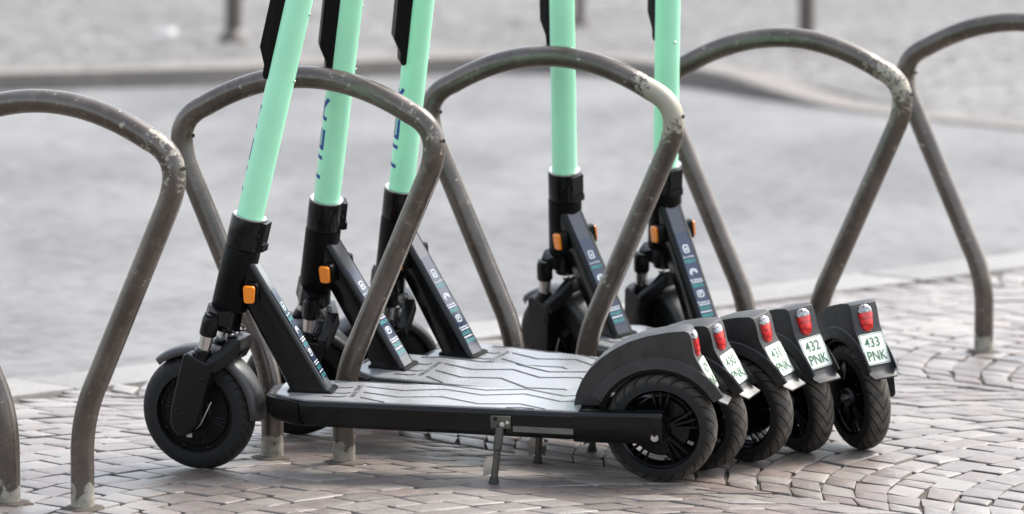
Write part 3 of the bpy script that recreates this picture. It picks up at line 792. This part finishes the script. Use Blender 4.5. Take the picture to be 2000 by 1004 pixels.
def b_reflector(s):
    def f():
        m = MB(); Q = Matrix.Rotation(-.03, 4, 'Y')
        P = [(x * (1 + z * 5), z) for x, z in rrect(.0225, .0355, .005)]; m.loft([[Q @ Vector((x * k, s * y, z * k)) for x, z in P] for y, k in ((.0, .96), (.0055, 1), (.009, .9))])
        me = m.mesh("side_reflector", "orange_lens", 40, bevel=0); me.transform(Matrix.Translation((.797, s * .0395, .3655))); return me
    return f
def b_refhousing(s):
    def f():
        m = MB(); Q = Matrix.Rotation(-.03, 4, 'Y'); P = rrect(.0265, .0395, .006)
        m.loft([[Q @ Vector((x - .001, s * y, z)) for x, z in P] for y in (-.013, .0035)])
        me = m.mesh("reflector_housing", "black_plastic", 40); me.transform(Matrix.Translation((.7955, s * .0385, .366))); return me
    return f
def b_sbolt(): return MB().tube([(0, 0, 0), (-.003, 0, 0), (-.004, 0, 0)], [.0026, .0026, .0016], 10).mesh("stem_bolt", "chrome", 30)

def make_scooter(x, y, th, ro, steer, num, label):
    root = bpy.data.objects.new("kick_scooter", None); col.objects.link(root); root.empty_display_size = .1
    root.location = (x, y, 0); root.rotation_euler = (-ro, 0, th)
    tag(root, label, "scooter", "scooters parked between the bicycle hoops")
    SM = Matrix.Translation(C0) @ Matrix.Rotation(steer, 4, UP) @ Matrix.Translation(-C0)
    # frame
    part("head_tube", "headtube", b_headtube, root)
    dt = part("down_tube", "downtube", b_downtube, root)
    part("weld_bead", "weld", b_weld, dt)
    part("gloss_overlay", "face", b_face, dt)
    stc = part("sticker", "sticker", b_sticker, dt)
    for i in range(3): part("icon", f"icon{i}", b_icon(i), dt)
    for i in range(4): part("small_print", f"print{i}", b_lines(i), dt); part("small_print", f"teal{i}", b_teal(i), dt)
    for s in (1, -1):
        h = part("reflector_housing", f"rh{s}", b_refhousing(s), root); part("side_reflector", f"rf{s}", b_reflector(s), h)
    part("base_flange", "flange", b_flange, root)
    fr = part("deck_frame", "frame", b_frame, root)
    part("nose_cap", "nose", b_nose, root)
    part("side_strip", "sstrip", b_sidestrip, fr)
    for s in (1, -1): part("rear_arm", f"arm{s}", b_arm(s), root)
    dm = part("foot_mat", "mat", b_mat, root)
    for i in range(len(GROOVES)): part("grip_line", f"gr{i}", b_groove(i), dm)
    part("deck_lettering", "dl", b_deckmark, dm)
    # steered front
    stm = part("stem", "stem", b_stem, root, SM)
    part("front_cover", "cover", b_cover, stm); part("stem_lettering", "word", b_word, stm)
    for t in (.285, .42): part("stem_bolt", "sbolt", b_sbolt, stm, Matrix.Translation(ax(t, -.0262)))
    cl = part("clamp_collar", "collar", b_collar, root, SM)
    part("collar_rim", "ring", b_ring, cl)
    for t, sc in ((-.014, .8), (-.031, 1.25), (-.048, .8)): part("clamp_bolt", "cb", b_cbolt, cl, Matrix.Translation(ax(t, -.0310, .0145)) @ Matrix.Scale(sc, 4))
    part("handlebar", "bar", b_bar, root, SM)
    for s in (1, -1): part("grip", f"grip{s}", b_grip(s), root, SM)
    part("fork_crown", "crown", b_crown, root, SM)
    for s in (1, -1):
        part("fork_socket", f"sock{s}", b_sock(s), root, SM); part("fork_slider", f"sl{s}", b_slider(s), root, SM)
        g_ = part("leg_shroud", f"gd{s}", b_guard(s), root, SM); part("dust_seal", f"seal{s}", b_seal(s), g_)
        part("coil_spring", f"sp{s}", b_spring(s), root, SM)
        for f_, t_ in ((-.004, -.325), (.034, -.40)): part("screw", "scr", b_screw, g_, Matrix.Translation(ax(t_, f_, s * .0715)) @ (Matrix.Identity(4) if s > 0 else Matrix.Rotation(pi, 4, 'Z')))
    part("fork_bridge", "bridge", b_bridge, root, SM)
    part("front_mudguard", "ff", b_ffender, root, SM)
    part("brake_cable", "wire", b_wire, root, SM)
    fwM = SM @ Matrix.Translation(WF)
    fw = part("front_wheel", "tyf", b_tyre(.117, .0265, .080, "tyre_front"), root, fwM)
    hb = part("motor_hub", "motor", b_motor, fw)
    for k in range(6):
        for d in (-.12, 0, .12): part("hub_rib", f"rib{k}{d}", b_rib(k, d), fw)
    for k in range(9):
        a = 2 * pi * k / 9 + .2
        part("screw", "scr", b_screw, fw, Matrix.Translation((.0745 * cos(a), .0145, .0745 * sin(a))))
    ax_f = part("axle_nut", "axnut", b_axnut, fw, Matrix.Translation((0, .030, 0)))
    # rear end
    rwM = Matrix.Translation(WR)
    rw = part("rear_wheel", "tyr", b_tyre(.110, .0260, .079, "tyre_rear"), root, rwM)
    part("rim", "rim", b_rim, rw); part("hub", "hubr", b_hub_r, rw); part("brake_drum", "drum", b_drum, rw)
    for k in range(5): part("spoke", f"spk{k}", b_spoke(k), rw)
    part("axle", "axr", b_axle_r, rw)
    for s in (1, -1): part("axle_nut", "axnut", b_axnut, root, Matrix.Translation((0, s * .0765, .1165)) @ Matrix.Scale(.62, 4) @ (Matrix.Identity(4) if s > 0 else Matrix.Rotation(pi, 4, 'Z')))
    mg = part("mudguard", "fender", b_fender, root); part("wheel_arch", "arch", b_arch, mg); part("splash_lip", "lip", b_lip, mg); part("mudguard_liner", "liner", b_liner, mg)
    tl = part("tail_light", "tlr", lens([-.0284, -.027, -.024, -.020, -.012, 0, .006, .0115], "red_lens", "tail_light"), root)
    part("clear_lens", "tlc", lens([.0118, .015, .018, .022, .025, .0272], "clear_lens", "clear_lens"), tl)
    pl = part("licence_plate", "plate", b_plate, root); part("plate_border", "pb", b_pborder, pl); part("plate_lettering", "pt" + num, b_ptext(num), pl)
    # kickstand: bracket, leg reaching the ground under the leaning deck
    br = MB().box((.299, .0815, .1335), (.040, .006, .025)).mesh("stand_bracket", "dark_steel", 30, bevel=.0015)
    b_o = link("stand_bracket", br, root)
    for (bx, bz, r_) in ((.296, .1295, .0050), (.286, .1335, .0036), (.309, .141, .0040)):
        link("bolt", MB().tube([(bx, .084, bz), (bx, .0865, bz), (bx, .0875, bz)], [r_, r_, r_ * .6], 12).mesh("bolt", "cable_white" if r_ != .0040 else "black_gloss", 30), b_o)
    yf = .096; zf = yf * math.tan(ro) + .001
    top = Vector((.3005, .087, .121)); ft = Vector((.3135, yf, zf)); d = (ft - top)
    m = MB(); m.tube([top + Vector((0, 0, .004)), top + d * .06, top + d * .36, top + d * .38, top + d * .93], [.0075, .0088, .0088, .0070, .0070], 18)
    lg = link("kickstand", m.mesh("kickstand", "dark_steel", 35), root)
    m = MB(); m.tube([top + d * .86, top + d * .90, ft], [.0072, .0085, .0105], 18); link("stand_foot", m.mesh("stand_foot", "rubber", 35), lg)
    c_ = top + d * .70
    P = [(.004, .022), (.016, .020), (.023, .008), (.024, -.018), (.006, -.012)]
    m = MB().prism([(c_.x + a, c_.z + b) for a, b in P], c_.y - .0015, c_.y + .0015); link("stand_tab", m.mesh("stand_tab", "bare_steel", 30), lg)
    return root

SC = [(0.29038, 9.79714, 2.95796, 0.12845, radians(-9), "429", "nearest scooter seen side-on, its whole deck and kickstand in full view"),
      (0.37166, 9.95135, 2.61706, 0.20543, radians(38), "430", "second scooter from the front, mint stem and black deck, rear plate reading 430 PNK"),
      (0.47139, 10.05788, 2.51048, 0.17394, radians(50), "431", "middle scooter of the five, third green stem from the left, rear plate reading 431 PNK"),
      (0.58750, 10.17537, 2.09357, 0.17338, radians(13), "432", "fourth scooter from the front, stem rising behind the middle hoop, rear plate reading 432 PNK"),
      (0.70677, 10.21096, 1.98834, 0.11427, radians(10), "433", "farthest scooter at the right end of the row, rear plate reading 433 PNK")]
for a in SC: make_scooter(*a)

# ------------------------------------------------------------------ far side of the street
def post(x, y, r, lean, label):
    root = bpy.data.objects.new("street_post", None); col.objects.link(root); root.location = (x, y, -0.012); root.rotation_euler = (0, lean, 0)
    tag(root, label, "post", "steel posts on the far pavement")
    link("shaft", MB().tube([(0, 0, -.05), (0, 0, .5), (0, 0, 1.02), (0, 0, 1.06)], [r, r, r, r * .6], 24).mesh("shaft", "post_paint", 40), root)
    link("base_collar", MB().tube([(0, 0, -.03), (0, 0, .015), (0, 0, .04), (0, 0, .055)], [r * 1.9, r * 1.85, r * 1.35, r * 1.02], 24).mesh("base_collar", "post_paint", 40), root)
post(-1.18, 21.62, .036, radians(1.2), "dark steel post with a flared foot, leftmost on the far pavement")
post(1.23, 21.37, .034, radians(.3), "dark steel post on the far pavement above the fourth hoop")
post(0.30, 22.6, .022, 0, "thin dark post on the far pavement right of the fourth green stem")
m = MB(); m.add([(-.05, -.03, 0), (.045, -.035, .006), (.05, .03, .03), (-.04, .035, .018), (0, 0, .04)], [(0, 1, 4), (1, 2, 4), (2, 3, 4), (3, 0, 4), (0, 3, 2, 1)])
o = link("paper_scrap", m.mesh("paper_scrap", "paper", 0)); o.location = (-1.49, 21.98, -.012); tag(o, "crumpled white scrap lying on the far pavement left of the leftmost post", "litter")
